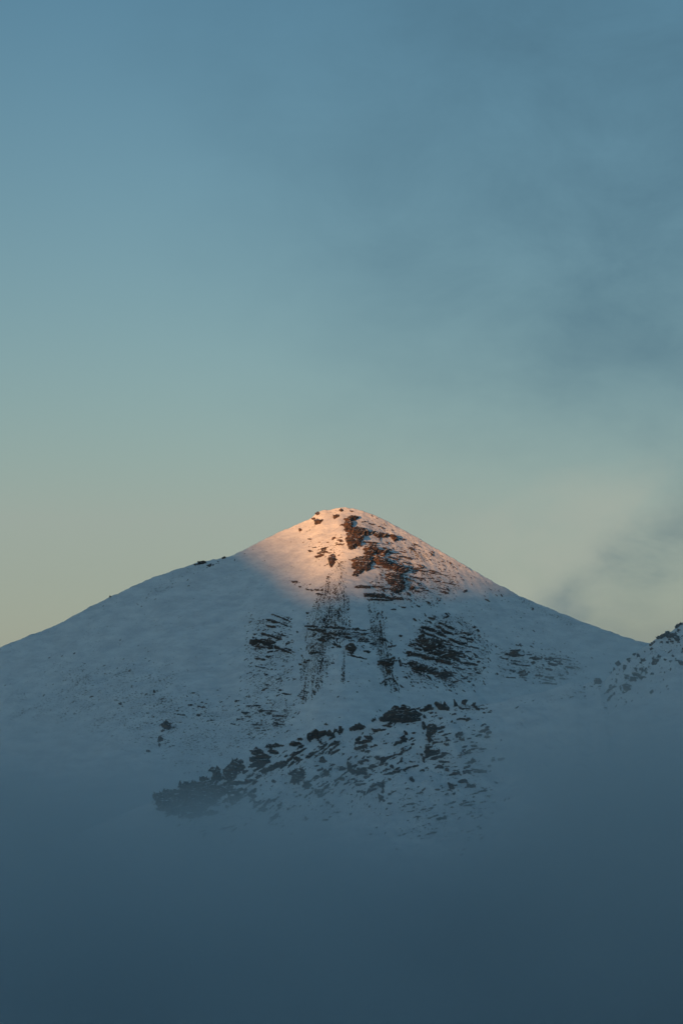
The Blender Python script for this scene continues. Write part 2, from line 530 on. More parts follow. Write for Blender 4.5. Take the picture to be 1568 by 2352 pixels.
def region_attrs(ter, regions):
    u, v = project(ter.X.ravel(), ter.Y.ravel(), ter.Z.ravel())
    across = np.zeros(u.shape); down = np.zeros(u.shape)
    for poly, soft, a, d, *_ in regions:
        p = np.array(poly)
        sel = (u > p[:, 0].min() - soft) & (u < p[:, 0].max() + soft) & (v > p[:, 1].min() - soft) & (v < p[:, 1].max() + soft)
        m = smooth(-soft, soft, poly_sd(u[sel], v[sel], poly))
        across[sel] = np.maximum(across[sel], a * m); down[sel] = np.maximum(down[sel], d * m)
    base = 0.35
    patch = 0.85 + 0.35 * fbm(ter.X.ravel() / 45, ter.Y.ravel() / 35, 3)
    return {'specks_across': np.maximum(across * patch, base * patch), 'specks_down': down * patch}


o_main = add('mountain', main.mesh('mountain', M_snow, region_attrs(main, REGIONS)), kind='structure',
             label='snow covered mountain with a sunlit summit and dark rock bands')
o_ridge = add('rocky_ridge', ridge.mesh('rocky_ridge', M_snow, region_attrs(ridge, RIDGE_REGIONS)), kind='structure',
              label='lower snowy ridge with dark crags rising out of the fog in front')
for o, c in ((o_main, 'mountain'), (o_ridge, 'ridge')):
    o['category'] = c

# the valley and an unseen range added behind the camera: crest and pass shaped to shade all but the summit
gx = axis([(-60000, -12000, 24), (-12000, 12000, 60), (12000, 60000, 24)])
valley = Terrain(lambda X, Y: -640 + 30 * fbm(X / 1500, Y / 1500, 3), gx, gx)
add('ground', valley.mesh('ground', M_valley), kind='structure')

K_SUN = math.tan(SUN_EL) / math.cos(SUN_AZ)
PASS_Y = -8000.0
PASS_X = math.tan(SUN_AZ) * (4840 - PASS_Y)
PASS_Z = 236 + K_SUN * (4840 - PASS_Y)


def shade_range_height(X, Y):
    s = X - PASS_X - 0.0 * Y
    crest = PASS_Z + np.interp(s, [-700, -198, -128, -74, -4, 85, 156, 236, 800], [330, 92, 58, 30, 0, 0, 26, 70, 330])  # notch profile shaped so the added range lets sun reach only the summit
    crest = np.minimum(crest, PASS_Z + 230 + 90 * fbm(X / 900 + 4.4, X * 0 + 0.5, 3)) + 5 * fbm(X / 70, X * 0 + 2.5, 3)
    t = np.abs(Y - PASS_Y)
    top = crest - 0.55 * np.minimum(t, 700) - 0.10 * np.clip(t - 700, 0, None) + fbm(X / 700, Y / 700, 4) * 60 * smooth(40, 900, t)
    # down past the camera's own stand at the origin
    stand = -1.7 - 0.36 * np.abs(Y + 0.0) + 0.0 * X
    near = np.exp(-(X ** 2 + Y ** 2) / 420.0 ** 2)
    z = top * (1 - near) + stand * near
    return np.where(Y > 0, np.minimum(z, -1.7 - 0.36 * Y), z)


nr = Terrain(shade_range_height, axis([(-24000, PASS_X - 2000, 60), (PASS_X - 2000, PASS_X + 2000, 330), (PASS_X + 2000, -1500, 80), (-1500, 1500, 90), (1500, 14000, 60)]),
             axis([(-13000, -8400, 40), (-8400, -7600, 60), (-7600, -600, 80), (-600, 600, 60), (600, 2000, 20)]))
add('added_shade_range', nr.mesh('added_shade_range', M_snow), kind='structure')

# ------------------------------------------------------------------ rock outcrops
# each sketch table: origin x, origin y, scale, then lines (x0, y0, x1, y1, half width), spots (x, y, rx, ry) and polygons
#CRAGS
MAIN_T = [
    # summit
    (658.6, 1154, .2,
     [(285, 190, 320, 185, 14), (335, 132, 372, 122, 16), (610, 85, 640, 95, 16), (725, 95, 760, 102, 10), (610, 262, 650, 258, 8),
      (335, 628, 420, 602, 15), (350, 585, 470, 562, 9), (395, 535, 472, 515, 9), (400, 553, 465, 545, 7),
      (520, 425, 560, 400, 9), (580, 430, 630, 440, 9), (570, 482, 650, 487, 9), (1420, 975, 1440, 980, 30),
      (790, 962, 960, 972, 13), (930, 965, 1110, 972, 11), (885, 1062, 1100, 1072, 24), (1060, 1082, 1330, 1112, 17),
      (60, 915, 85, 918, 12), (140, 965, 165, 968, 8), (210, 995, 320, 1012, 8), (320, 1005, 412, 1012, 9), (340, 1050, 412, 1055, 9),
      (1160, 628, 1245, 640, 10), (1300, 612, 1470, 650, 6), (1200, 702, 1330, 722, 9), (1350, 742, 1560, 790, 7), (1400, 852, 1560, 880, 8),
      (1290, 560, 1370, 580, 5), (1180, 585, 1290, 590, 5), (1330, 690, 1440, 705, 6), (1400, 780, 1500, 800, 7), (1360, 870, 1470, 905, 7),
      (860, 330, 930, 345, 14), (930, 245, 1000, 255, 8), (1040, 270, 1120, 300, 6), (1440, 470, 1510, 500, 8), (860, 225, 930, 222, 7),
      (1280, 410, 1370, 435, 7), (870, 455, 1040, 470, 10), (900, 480, 1050, 500, 10)],
     [(155, 320, 14, 18), (262, 560, 22, 15)],
     [[(665, 195), (715, 155), (770, 165), (820, 200), (760, 215), (740, 250), (760, 280), (740, 330), (700, 335), (665, 300), (655, 240)],
      [(715, 315), (790, 295), (870, 305), (930, 330), (1000, 345), (960, 375), (880, 378), (800, 385), (735, 365)],
      [(985, 345), (1060, 345), (1130, 368), (1172, 385), (1110, 402), (1040, 402), (1000, 380)],
      [(1180, 372), (1240, 390), (1275, 425), (1230, 442), (1190, 412)],
      [(692, 370), (760, 380), (860, 400), (850, 440), (840, 500), (760, 530), (720, 537), (700, 470), (688, 420)],
      [(865, 540), (920, 500), (990, 500), (1060, 540), (1140, 565), (1150, 600), (1080, 612), (1020, 585), (960, 602), (900, 590)],
      [(745, 650), (800, 630), (850, 610), (940, 640), (970, 670), (950, 740), (890, 790), (820, 835), (765, 825), (790, 775), (745, 740)],
      [(975, 600), (1040, 620), (1100, 650), (1160, 690), (1190, 740), (1130, 752), (1070, 722), (1010, 682), (968, 640)],
      [(1115, 820), (1170, 785), (1250, 790), (1320, 830), (1330, 900), (1340, 980), (1290, 1030), (1220, 1020), (1180, 960), (1140, 900)],
      [(1190, 700), (1280, 720), (1340, 760), (1380, 800), (1310, 812), (1210, 770)],
      [(485, 620), (530, 595), (565, 620), (560, 670), (525, 740), (495, 742), (485, 680)],
      [(325, 218), (360, 185), (412, 205), (375, 245), (330, 252)],
      [(533, 150), (602, 138), (590, 175), (538, 192)]]),
    # middle of the face
    (564.5, 1285.8, .24,
     [(240, 520, 330, 550, 8), (330, 552, 425, 590, 8), (200, 572, 310, 600, 12), (320, 602, 400, 635, 7), (200, 632, 280, 645, 13),
      (150, 705, 250, 730, 14), (250, 738, 340, 760, 11), (270, 830, 330, 852, 18), (330, 855, 430, 890, 11), (90, 942, 180, 960, 10),
      (50, 852, 150, 854, 5), (180, 770, 210, 772, 8),
      (570, 635, 690, 640, 10), (600, 665, 760, 680, 14), (740, 640, 990, 665, 10), (790, 692, 900, 730, 11), (690, 760, 770, 782, 15),
      (840, 812, 912, 832, 13), (950, 742, 1010, 755, 10), (1080, 767, 1160, 785, 13), (1180, 802, 1250, 810, 9), (970, 910, 1160, 952, 6),
      (1130, 875, 1185, 885, 10), (600, 897, 720, 882, 12), (1020, 665, 1080, 665, 11), (1100, 712, 1150, 716, 8), (1260, 757, 1330, 770, 13),
      (1290, 1190, 1335, 1143, 8), (1340, 1142, 1400, 1137, 9), (1400, 1138, 1450, 1195, 8), (1335, 1150, 1332, 1210, 9),
      (1462, 940, 1482, 1020, 9), (1410, 972, 1460, 965, 7), (1482, 990, 1540, 1002, 6), (1355, 832, 1430, 822, 8),
      (1130, 332, 1330, 342, 14), (1160, 378, 1400, 388, 10), (1390, 475, 1432, 478, 7), (1480, 450, 1522, 457, 8),
      (1040, 262, 1190, 268, 10), (310, 1245, 345, 1248, 7), (350, 1280, 425, 1290, 7), (450, 1140, 485, 1142, 5), (490, 690, 495, 692, 8),
      (1470, 728, 1490, 730, 9), (820, 990, 850, 992, 6), (560, 985, 610, 960, 10), (500, 1000, 540, 1000, 8), (1330, 1020, 1370, 1090, 18),
      (500, 1300, 540, 1310, 10), (545, 1250, 610, 1275, 7), (640, 1245, 660, 1290, 8)],
     [(92, 795, 38, 38), (228, 806, 44, 36), (170, 792, 28, 28), (1005, 852, 46, 36), (1350, 985, 62, 40), (1395, 960, 20, 35), (1552, 890, 24, 22)],
     []),
    # banded crags on the right of the face
    (903.2, 1392.4, .16,
     [(505, 167, 590, 190, 17), (640, 237, 760, 282, 13), (740, 280, 870, 330, 16), (580, 272, 720, 340, 14), (690, 350, 830, 395, 18),
      (830, 400, 950, 397, 8), (430, 305, 560, 350, 27), (560, 352, 760, 440, 22), (790, 460, 900, 520, 21), (900, 522, 1050, 542, 20),
      (385, 367, 470, 390, 21), (470, 392, 640, 460, 16), (850, 742, 950, 790, 22), (950, 802, 1190, 845, 18),
      (190, 670, 400, 712, 28), (400, 717, 600, 770, 27), (600, 772, 830, 830, 26), (850, 872, 1000, 915, 12),
      (270, 935, 400, 966, 12), (800, 972, 840, 1000, 18), (830, 1082, 920, 1080, 12), (780, 1142, 830, 1130, 10),
      (960, 370, 1110, 412, 14), (970, 442, 1140, 490, 16), (1030, 572, 1230, 606, 10), (1030, 657, 1110, 655, 12), (910, 715, 1050, 737, 10),
      (1090, 765, 1130, 766, 9), (1160, 732, 1210, 736, 10), (1200, 795, 1240, 801, 12), (1060, 965, 1140, 971, 8), (1170, 950, 1250, 966, 10),
      (700, 570, 800, 640, 18), (690, 480, 770, 520, 9), (480, 215, 540, 240, 10), (720, 600, 850, 640, 22)],
     [(960, 670, 36, 19), (1022, 1030, 24, 20), (105, 428, 17, 12)],
     [[(335, 490), (400, 440), (500, 455), (600, 490), (680, 540), (740, 590), (640, 610), (560, 640), (470, 600), (400, 540)],
      [(255, 530), (360, 545), (460, 590), (560, 650), (680, 600), (780, 600), (850, 645), (905, 685), (850, 742), (760, 752), (650, 722), (560, 682), (460, 642), (390, 592), (330, 562)],
      [(185, 790), (260, 790), (380, 840), (480, 880), (560, 905), (540, 972), (420, 947), (300, 917), (235, 872)],
      [(545, 900), (650, 930), (740, 940), (830, 970), (770, 1040), (740, 1067), (700, 1032), (620, 1002), (535, 972)]]),
    # right-hand flank
    (1003.5, 1254.4, .36,
     [(435, 692, 550, 700, 8), (590, 713, 660, 719, 9), (690, 721, 735, 723, 7), (600, 741, 625, 743, 8), (710, 751, 760, 760, 8),
      (770, 750, 800, 756, 7), (625, 823, 670, 829, 8), (430, 838, 500, 841, 4), (410, 715, 450, 721, 5), (460, 790, 500, 800, 6),
      (690, 781, 730, 790, 8), (690, 836, 740, 841, 8), (670, 871, 760, 881, 5), (780, 845, 830, 849, 4), (560, 690, 600, 694, 4),
      (740, 735, 790, 741, 5), (820, 770, 850, 775, 5), (520, 838, 570, 842, 4)],
     [(495, 685, 44, 17), (548, 812, 33, 15)], []),
    # left flank
    (0, 1254.4, .36,
     [(1245, 115, 1312, 100, 9), (1320, 125, 1350, 118, 7), (700, 325, 715, 322, 5), (1195, 255, 1212, 250, 3), (1418, 78, 1440, 72, 6), (935, 1308, 960, 1311, 7), (1018, 1262, 1018, 1280, 7)],
     [(1066, 1150, 36, 30), (1030, 1236, 21, 19), (843, 894, 9, 6), (773, 1004, 9, 7), (986, 928, 6, 6)], []),
    (313.6, 1536.6, .36,
     [(670, 275, 722, 281, 5), (700, 236, 790, 234, 5), (820, 281, 862, 286, 6), (870, 300, 960, 300, 5), (740, 355, 782, 356, 4),
      (240, 285, 310, 296, 4), (330, 230, 360, 232, 4), (450, 332, 500, 326, 4), (930, 155, 985, 162, 4), (690, 300, 730, 303, 4),
      (600, 350, 640, 356, 4), (640, 320, 655, 322, 5), (1190, 352, 1225, 357, 3), (390, 240, 440, 244, 4), (380, 295, 410, 298, 5)],
     [(795, 268, 15, 9), (895, 346, 18, 6), (640, 204, 8, 5)], []),
]
RIDGE_T = [
    (338.7, 1693.4, .2,
     [(1030, 248, 1110, 225, 18), (1200, 260, 1380, 232, 36), (1200, 330, 1400, 272, 30), (1380, 162, 1500, 180, 20), (1330, 120, 1450, 108, 10), (1450, 106, 1566, 96, 9),
      (1320, 400, 1450, 345, 25), (1450, 342, 1568, 295, 26), (960, 532, 1100, 520, 20), (440, 915, 620, 880, 28), (620, 880, 800, 862, 24), (600, 495, 720, 480, 12),
      (880, 610, 960, 600, 12)],
     [(1155, 510, 28, 26), (1042, 660, 24, 30), (990, 725, 34, 34), (912, 800, 22, 20), (1220, 690, 30, 40), (1520, 785, 26, 30), (1350, 830, 40, 30), (1450, 500, 20, 25)],
     [[(60, 740), (80, 680), (180, 660), (300, 620), (390, 560), (430, 640), (440, 760), (480, 860), (380, 872), (250, 882), (160, 862), (130, 800)],
      [(390, 560), (470, 530), (560, 550), (680, 520), (750, 505), (740, 545), (640, 640), (600, 760), (560, 832), (480, 862), (430, 760), (420, 640)],
      [(640, 600), (740, 545), (860, 555), (940, 590), (1032, 570), (1000, 620), (900, 652), (860, 692), (770, 747), (720, 802), (640, 822), (570, 832), (610, 740)],
      [(743, 400), (790, 378), (842, 410), (842, 450), (885, 480), (820, 502), (760, 492), (738, 450)],
      [(878, 380), (940, 330), (1010, 290), (1080, 300), (1122, 340), (1080, 390), (1030, 430), (1000, 470), (940, 492), (898, 450)],
      [(1178, 200), (1240, 150), (1320, 148), (1332, 185), (1240, 207)]]),
    (627.2, 1630.7, .18,
     [(225, 440, 350, 432, 26), (290, 385, 370, 375, 13), (600, 332, 690, 297, 20), (690, 297, 790, 345, 20), (740, 282, 880, 278, 13),
      (955, 245, 1070, 245, 23), (1095, 236, 1170, 216, 15), (1040, 440, 1110, 352, 21), (1160, 342, 1240, 352, 19), (1090, 432, 1240, 390, 21),
      (1040, 502, 1210, 460, 21), (960, 690, 990, 790, 34), (990, 792, 1190, 812, 29), (1080, 752, 1190, 772, 24), (1110, 652, 1130, 690, 24),
      (945, 645, 1000, 600, 10), (850, 762, 920, 750, 24), (280, 622, 350, 630, 24), (570, 772, 640, 752, 14), (1460, 1085, 1566, 1032, 10),
      (1060, 962, 1180, 940, 12), (1230, 152, 1320, 130, 10), (1260, 250, 1420, 262, 12), (1170, 870, 1230, 850, 10), (720, 720, 790, 690, 12)],
     [(600, 402, 20, 24), (850, 302, 16, 14), (630, 642, 44, 28), (300, 860, 70, 90), (430, 962, 62, 40), (690, 822, 34, 24), (880, 890, 26, 16),
      (1390, 642, 34, 24), (1440, 690, 18, 16), (1340, 602, 22, 16), (1370, 950, 38, 32), (1400, 1022, 14, 46), (1380, 1132, 40, 28), (505, 555, 12, 16),
      (1485, 890, 18, 14), (570, 1040, 40, 30)],
     [[(413, 340), (470, 305), (560, 298), (592, 350), (582, 388), (540, 352), (500, 382), (470, 402), (440, 372)]]),
    (846.7, 1605.6, .2,
     [(480, 267, 600, 240, 9), (150, 305, 270, 316, 10), (560, 127, 740, 115, 12), (1190, 70, 1262, 125, 17), (630, 270, 630, 352, 20),
      (700, 692, 850, 652, 18), (800, 722, 920, 722, 12), (400, 370, 440, 412, 13), (1070, 552, 1130, 540, 10), (1170, 542, 1240, 535, 10),
      (500, 777, 560, 762, 13), (760, 787, 850, 785, 12), (950, 872, 1040, 845, 16), (1030, 952, 1130, 945, 19), (1130, 1007, 1230, 1000, 15),
      (590, 827, 640, 820, 10), (1100, 742, 1160, 730, 8), (60, 365, 190, 350, 14), (700, 165, 740, 150, 8), (780, 345, 870, 325, 12), (790, 390, 850, 372, 9),
      (1230, 430, 1290, 410, 12), (1330, 440, 1410, 435, 12)],
     [(990, 50, 32, 24), (1110, 70, 14, 12), (690, 462, 34, 40), (640, 200, 20, 18), (1042, 402, 34, 24), (1060, 462, 28, 20), (1010, 430, 16, 14),
      (890, 455, 14, 12), (860, 630, 30, 18), (630, 697, 30, 26), (590, 547, 13, 16), (600, 642, 18, 12), (385, 450, 18, 10), (1130, 235, 38, 14),
      (900, 820, 22, 26), (940, 1000, 26, 36), (1190, 705, 28, 16), (340, 840, 18, 22), (370, 700, 14, 24), (490, 930, 20, 26), (1310, 375, 26, 14),
      (20, 460, 30, 36), (100, 670, 26, 20), (170, 705, 30, 24), (40, 780, 36, 24), (1105, 842, 28, 12), (1383, 768, 16, 12), (265, 780, 18, 16)],
     [[(140, 240), (190, 175), (300, 130), (390, 110), (470, 125), (540, 150), (600, 190), (590, 225), (480, 250), (380, 267), (300, 262), (200, 252)],
      [(750, 70), (830, 65), (900, 75), (922, 127), (860, 127), (760, 112)],
      [(670, 340), (720, 305), (802, 330), (770, 372), (720, 412), (673, 422)],
      [(648, 560), (720, 540), (690, 590), (802, 590), (780, 622), (700, 662), (650, 672)]]),
    (1348.5, 1411.2, .14,
     [(1150, 392, 1300, 332, 25), (1300, 335, 1440, 342, 44), (1440, 352, 1490, 440, 42), (1330, 410, 1362, 412, 16), (1030, 582, 1070, 552, 15),
      (1020, 512, 1110, 442, 13), (1450, 210, 1560, 150, 12), (750, 682, 790, 642, 17), (600, 905, 625, 835, 20), (1080, 815, 1150, 755, 32), (540, 1160, 545, 1250, 11), (475, 1050, 475, 1130, 13),
      (1335, 772, 1385, 758, 9), (1440, 755, 1520, 762, 12), (30, 1170, 85, 1187, 8), (640, 750, 700, 720, 12), (520, 840, 560, 815, 12), (430, 905, 470, 885, 10), (360, 980, 410, 930, 9)],
     [(1490, 270, 24, 20), (1220, 462, 22, 16), (1310, 457, 15, 12), (1380, 462, 20, 15), (830, 672, 25, 32), (680, 772, 18, 22), (905, 757, 26, 26),
      (1075, 722, 18, 14), (800, 900, 28, 30), (895, 905, 32, 32), (655, 1027, 40, 30), (750, 1060, 54, 36), (808, 985, 54, 32), (885, 1040, 46, 25),
      (1060, 970, 38, 20), (650, 1192, 52, 48), (1400, 687, 18, 15), (1280, 740, 17, 15), (1540, 800, 28, 28), (370, 1180, 17, 26), (940, 620, 16, 14), (1010, 856, 18, 12), (870, 802, 16, 14)],
     [[(92, 1095), (150, 1048), (225, 1085), (235, 1105), (165, 1150), (120, 1130)]]),
]


def build_outcrop(ter, parent, sd_fn, box, w, y0, y1, seed, solid=0.0, broken=None, rough=1.0):
    """one outcrop: a shell lifted off the slope inside its outline, with stepped beds, sunk into the snow around it"""
    pad = 4 + 0.25 * w
    st = float(np.clip(w / 4.5, 0.75, 2.0)) if broken is None else 1.15
    us = np.arange(box[0] - pad, box[2] + pad + st, st); vs = np.arange(box[1] - pad, box[3] + pad + st, st)
    U, V = np.meshgrid(us, vs)
    U = U + (perlin(U * 0.9 + seed, V * 0.9) * 0.35) * st; V = V + (perlin(U * 0.9, V * 0.9 + seed) * 0.35) * st
    x, y, z, hit = ter.at(U.ravel(), V.ravel(), y0, y1)
    x = x.reshape(U.shape); y = y.reshape(U.shape); z = z.reshape(U.shape); hit = hit.reshape(U.shape); over = ter.over.reshape(U.shape)
    sd = sd_fn(U, V)
    n_edge = fbm(U / (5.0 + w * 0.9) + seed * 1.7, V / (2.2 + w * 0.35), 3, 0.6)
    n_fine = 0.55 - 1.6 * np.abs(perlin(U / 5.5 + seed, V / 3.4 + 0.3 * U / 5.5)) + 0.6 * (0.4 - 1.6 * np.abs(perlin(U / 2.6 - seed, V / 1.9)))
    brk = fbm(U / (7.0 + 0.8 * w) + seed * 0.3, V / 2.3 + 0.35 * U / 2.3 * 0.3, 3, 0.6)
    inside = sd + rough * (0.5 + 0.20 * w) * n_edge + (0.7 + 0.11 * w) * n_fine - (0.6 + 0.20 * w) * (1 - 0.5 * solid) * np.clip(brk - 0.12, 0, None) + 0.07 * w * solid
    if broken is not None:                                 # wide, snow-choked rock: a connected web of ribs
        turn, level, la, lc = broken
        t = math.radians(turn)
        al = U * math.cos(t) - V * math.sin(t); cr = U * math.sin(t) + V * math.cos(t)
        web = fbm(al / la + seed, cr / lc, 4, 0.62)
        big = fbm(al / (la * 3.5) + seed * 2, cr / (lc * 3.5), 2)
        inside = np.minimum(0.25 * sd, 0.0) + (web + 0.95 * big - level - 0.55 * (1 - smooth(-4, 26, sd))) * w * 0.8
    full = float(np.clip(0.55 * w + 1.0, 1.4, 8.5))
    lift = full * np.clip(inside / (0.30 * w + 0.7), -0.6, 1.0)
    # beds: saw-tooth steps in height, tilted like the strata
    per = float(np.clip(0.8 * w, 3.5, 9.0))
    ph = (z + 0.10 * x + 2.2 * fbm(x / 30, z / 12, 2)) / per
    saw = ph - np.floor(ph)
    lift = lift + np.where(lift > 0, (saw ** 2.0 - 0.35) * 0.30 * per * np.clip(lift / full, 0, 1), 0)
    lift = lift + np.where(lift > 0, fbm(x / 6.0, z / 5.0 + seed, 3, 0.6) * (0.35 + 0.13 * full), 0)
    gx, gy = ter.slope(x, np.where(hit, y, y - 14))
    nx, ny, nz = -gx, -gy, np.ones_like(gx) * 0.55
    ln = np.sqrt(nx ** 2 + ny ** 2 + nz ** 2)
    lift = np.where(lift < 0, np.clip(lift, -3, 0) - 0.4, lift)
    P = np.stack([x + lift * nx / ln, y + lift * ny / ln, z + lift * nz / ln], -1)
    lim = 2.5 if ter is main else 3.0
    stands = (~hit) & (over < lim) & (lift > -0.3)
    ok = hit | (over < lim)
    # over the crest only real rock is kept
    lift = np.where((~hit) & (lift < 0.15 * full), -2.0, lift)
    idx = np.arange(U.size).reshape(U.shape)
    q = np.stack([idx[:-1, :-1], idx[:-1, 1:], idx[1:, 1:], idx[1:, :-1]], -1).reshape(-1, 4)
    lf = lift.ravel(); okf = ok.ravel(); yf = y.ravel()
    overq = (~hit).ravel()[q].any(1)
    keep = (lf[q].max(1) > -0.3) & (~overq | (lf[q].min(1) > 0)) & okf[q].all(1) & (np.ptp(yf[q], axis=1) < 40)
    q = q[keep]
    if len(q) < 4:
        return None
    used = np.unique(q)
    remap = np.full(U.size, -1); remap[used] = np.arange(len(used))
    q = remap[q][:, ::-1]
    P = P.reshape(-1, 3)[used]
    o = add('rock_outcrop', make_mesh('rock_outcrop', P, q, M_rock), parent)
    if overq[keep].any():                                  # it rises above the crest: give it a back
        md = o.modifiers.new('thickness', 'SOLIDIFY')
        md.thickness = 7.0; md.offset = -1.0
    return o


def build_table(ter, parent, table, y0, y1):
    k = 0
    for ox, oy, s, lines, spots, polys in table:
        for a, b, c, d, w in lines:
            a, c = ox + a * s, ox + c * s; b, d = oy + b * s, oy + d * s; w = w * s
            k += 1
            build_outcrop(ter, parent, lambda U, V: line_sd(U, V, a, b, c, d, w),
                          (min(a, c) - w, min(b, d) - w, max(a, c) + w, max(b, d) + w), 2 * w, y0, y1, k * 3.7)
        for a, b, ra, rb in spots:
            a = ox + a * s; b = oy + b * s; ra *= s; rb *= s
            k += 1
            build_outcrop(ter, parent, lambda U, V: (1 - np.hypot((U - a) / ra, (V - b) / rb)) * min(ra, rb),
                          (a - ra, b - rb, a + ra, b + rb), 2 * min(ra, rb), y0, y1, k * 3.7, 0.3, None, 1.7)
        for poly in polys:
            p = np.array(poly, float) * s + (ox, oy)
            k += 1
            size = min(np.ptp(p[:, 0]), np.ptp(p[:, 1])) * 0.7
            build_outcrop(ter, parent, lambda U, V: poly_sd(U, V, p), (*p.min(0), *p.max(0)), size, y0, y1, k * 3.7, 1.0)


build_table(main, o_main, MAIN_T, 4000, 5060)
build_table(ridge, o_ridge, RIDGE_T, 3350, 3990)


def small_outcrops(ter, parent, poly, count, turn, size, y0, y1, seed):
    """little crags between the big ones, in loose clusters"""
    r = np.random.default_rng(seed)
    p = np.array(poly, float); lo, hi = p.min(0), p.max(0)
    n = 0; k = 0
    while n < count and k < 4000:
        k += 1
        u, v = r.uniform(lo[0], hi[0]), r.uniform(lo[1], hi[1])
        if poly_sd(np.array([u]), np.array([v]), poly)[0] < 2 or fbm(np.array([u / 40.0 + seed]), np.array([v / 30.0]), 2)[0] < r.uniform(-0.25, 0.45):
            continue
        n += 1
        t = math.radians(turn + r.normal(0, 16)); L = size * r.lognormal(0.3, 0.5); w = size * r.uniform(0.3, 0.75)
        a, b, c, d = u - L * math.cos(t), v + L * math.sin(t), u + L * math.cos(t), v - L * math.sin(t)
        build_outcrop(ter, parent, lambda U, V: line_sd(U, V, a, b, c, d, w), (min(a, c) - w, min(b, d) - w, max(a, c) + w, max(b, d) + w), 2 * w, y0, y1, 900 + k * 1.3)


BROKEN = [  # terrain, outline, turn of the ribs, snow level, rib length, rib spacing, lift
    (ridge, [(345, 1835), (420, 1812), (520, 1768), (640, 1714), (800, 1684), (870, 1655), (900, 1665), (820, 1705), (720, 1750), (620, 1800), (540, 1850), (440, 1885), (370, 1870)], 32, 0.36, 21.8, 4.7, 5.5),
    (ridge, [(560, 1850), (680, 1770), (800, 1730), (850, 1760), (800, 1840), (700, 1890), (580, 1900)], 34, 0.60, 18.8, 4.3, 4.5),
    (ridge, [(790, 1760), (850, 1700), (950, 1670), (980, 1700), (930, 1790), (850, 1850), (790, 1820)], 22, 0.58, 18.8, 4.7, 5.0),
    (ridge, [(960, 1635), (1060, 1625), (1130, 1660), (1130, 1740), (1050, 1800), (970, 1760)], 8, 0.64, 21.8, 4.3, 4.5),
    (ridge, [(900, 1800), (1060, 1780), (1150, 1800), (1140, 1900), (980, 1940), (880, 1900)], 14, 0.70, 20.3, 4.3, 4.0),
    (ridge, [(1372, 1575), (1430, 1525), (1500, 1475), (1568, 1440), (1600, 1440), (1600, 1500), (1520, 1550), (1440, 1620), (1380, 1620)], 40, 0.78, 15.9, 4.3, 4.0),
    (main, [(925, 1480), (960, 1415), (1020, 1405), (1100, 1440), (1125, 1500), (1110, 1560), (1040, 1590), (940, 1555)], -18, 0.82, 30.0, 3.4, 3.6),
    (main, [(850, 1300), (880, 1245), (960, 1265), (1040, 1310), (1065, 1360), (980, 1385), (900, 1380), (850, 1350)], -9, 0.64, 25.5, 3.0, 3.2),
    (main, [(1135, 1480), (1280, 1495), (1350, 1545), (1290, 1570), (1145, 1560)], -8, 0.70, 27.0, 3.2, 3.4),
    (main, [(572, 1420), (665, 1405), (690, 1500), (665, 1560), (575, 1540)], -12, 0.74, 22.5, 3.4, 3.2),
    (main, [(545, 1620), (660, 1610), (665, 1680), (560, 1700)], -4, 0.70, 24.0, 3.2, 2.8),
    (main, [(400, 1620), (520, 1625), (510, 1660), (390, 1650)], -5, 0.74, 24.0, 3.2, 2.6),
    (main, [(696, 1440), (806, 1432), (905, 1465), (905, 1492), (800, 1485), (700, 1500)], -6, 0.66, 22.5, 3.5, 3.2),
    (main, [(820, 1340), (960, 1350), (960, 1380), (830, 1375)], -3, 0.64, 27.0, 2.9, 2.8),
    (main, [(690, 1225), (800, 1220), (795, 1300), (740, 1305), (700, 1280)], 8, 0.80, 16.5, 3.5, 2.8),
]
for i, (ter, poly, turn, level, la, lc, lift_w) in enumerate(BROKEN):
    q_ = np.array(poly, float)
    build_outcrop(ter, o_main if ter is main else o_ridge, lambda U, V: poly_sd(U, V, poly), (*q_.min(0), *q_.max(0)), lift_w,
                  4000 if ter is main else 3350, 5060 if ter is main else 3990, 500 + 7.3 * i, 0.0, (turn, level, la, lc))

small_outcrops(ridge, o_ridge, RIDGE_REGIONS[0][0], 20, 32, 4.2, 3350, 3990, 5)
small_outcrops(ridge, o_ridge, RIDGE_REGIONS[1][0], 22, 10, 4.4, 3350, 3990, 6)
small_outcrops(ridge, o_ridge, RIDGE_REGIONS[4][0], 5, 40, 3.4, 3350, 3990, 7)
small_outcrops(main, o_main, REGIONS[8][0], 14, -8, 3.4, 4000, 5060, 8)
small_outcrops(main, o_main, REGIONS[11][0], 10, -18, 3.4, 4000, 5060, 9)
small_outcrops(main, o_main, REGIONS[4][0], 10, -6, 3.0, 4000, 5060, 10)

# ------------------------------------------------------------------ single stones and scree
def stone_shape(seed):
    r = np.random.default_rng(seed)
    v = []
    for k, (rad, h) in enumerate(((1.0, -0.5), (0.95, 0.15), (0.5, 0.55))):
        for i in range(5):
            a = i / 5 * 2 * math.pi + 0.4 * k + r.uniform(-0.3, 0.3)
            v.append((math.cos(a) * rad * r.uniform(0.7, 1.15), math.sin(a) * rad * r.uniform(0.7, 1.15), h + r.uniform(-0.15, 0.15)))
    v.append((0, 0, 0.62))
    f = []
    for k in (0, 5):
        for i in range(5):
            j = (i + 1) % 5
            f += [(k + i, k + j, k + 5 + j), (k + i, k + 5 + j, k + 5 + i)]
    for i in range(5):
        f.append((10 + i, 10 + (i + 1) % 5, 15))
    return np.array(v, float), np.array(f, int)


SHAPES = [stone_shape(k) for k in range(7)]
SHAPE_MESHES = [make_mesh('boulder', v, f, M_stone) for v, f in SHAPES]


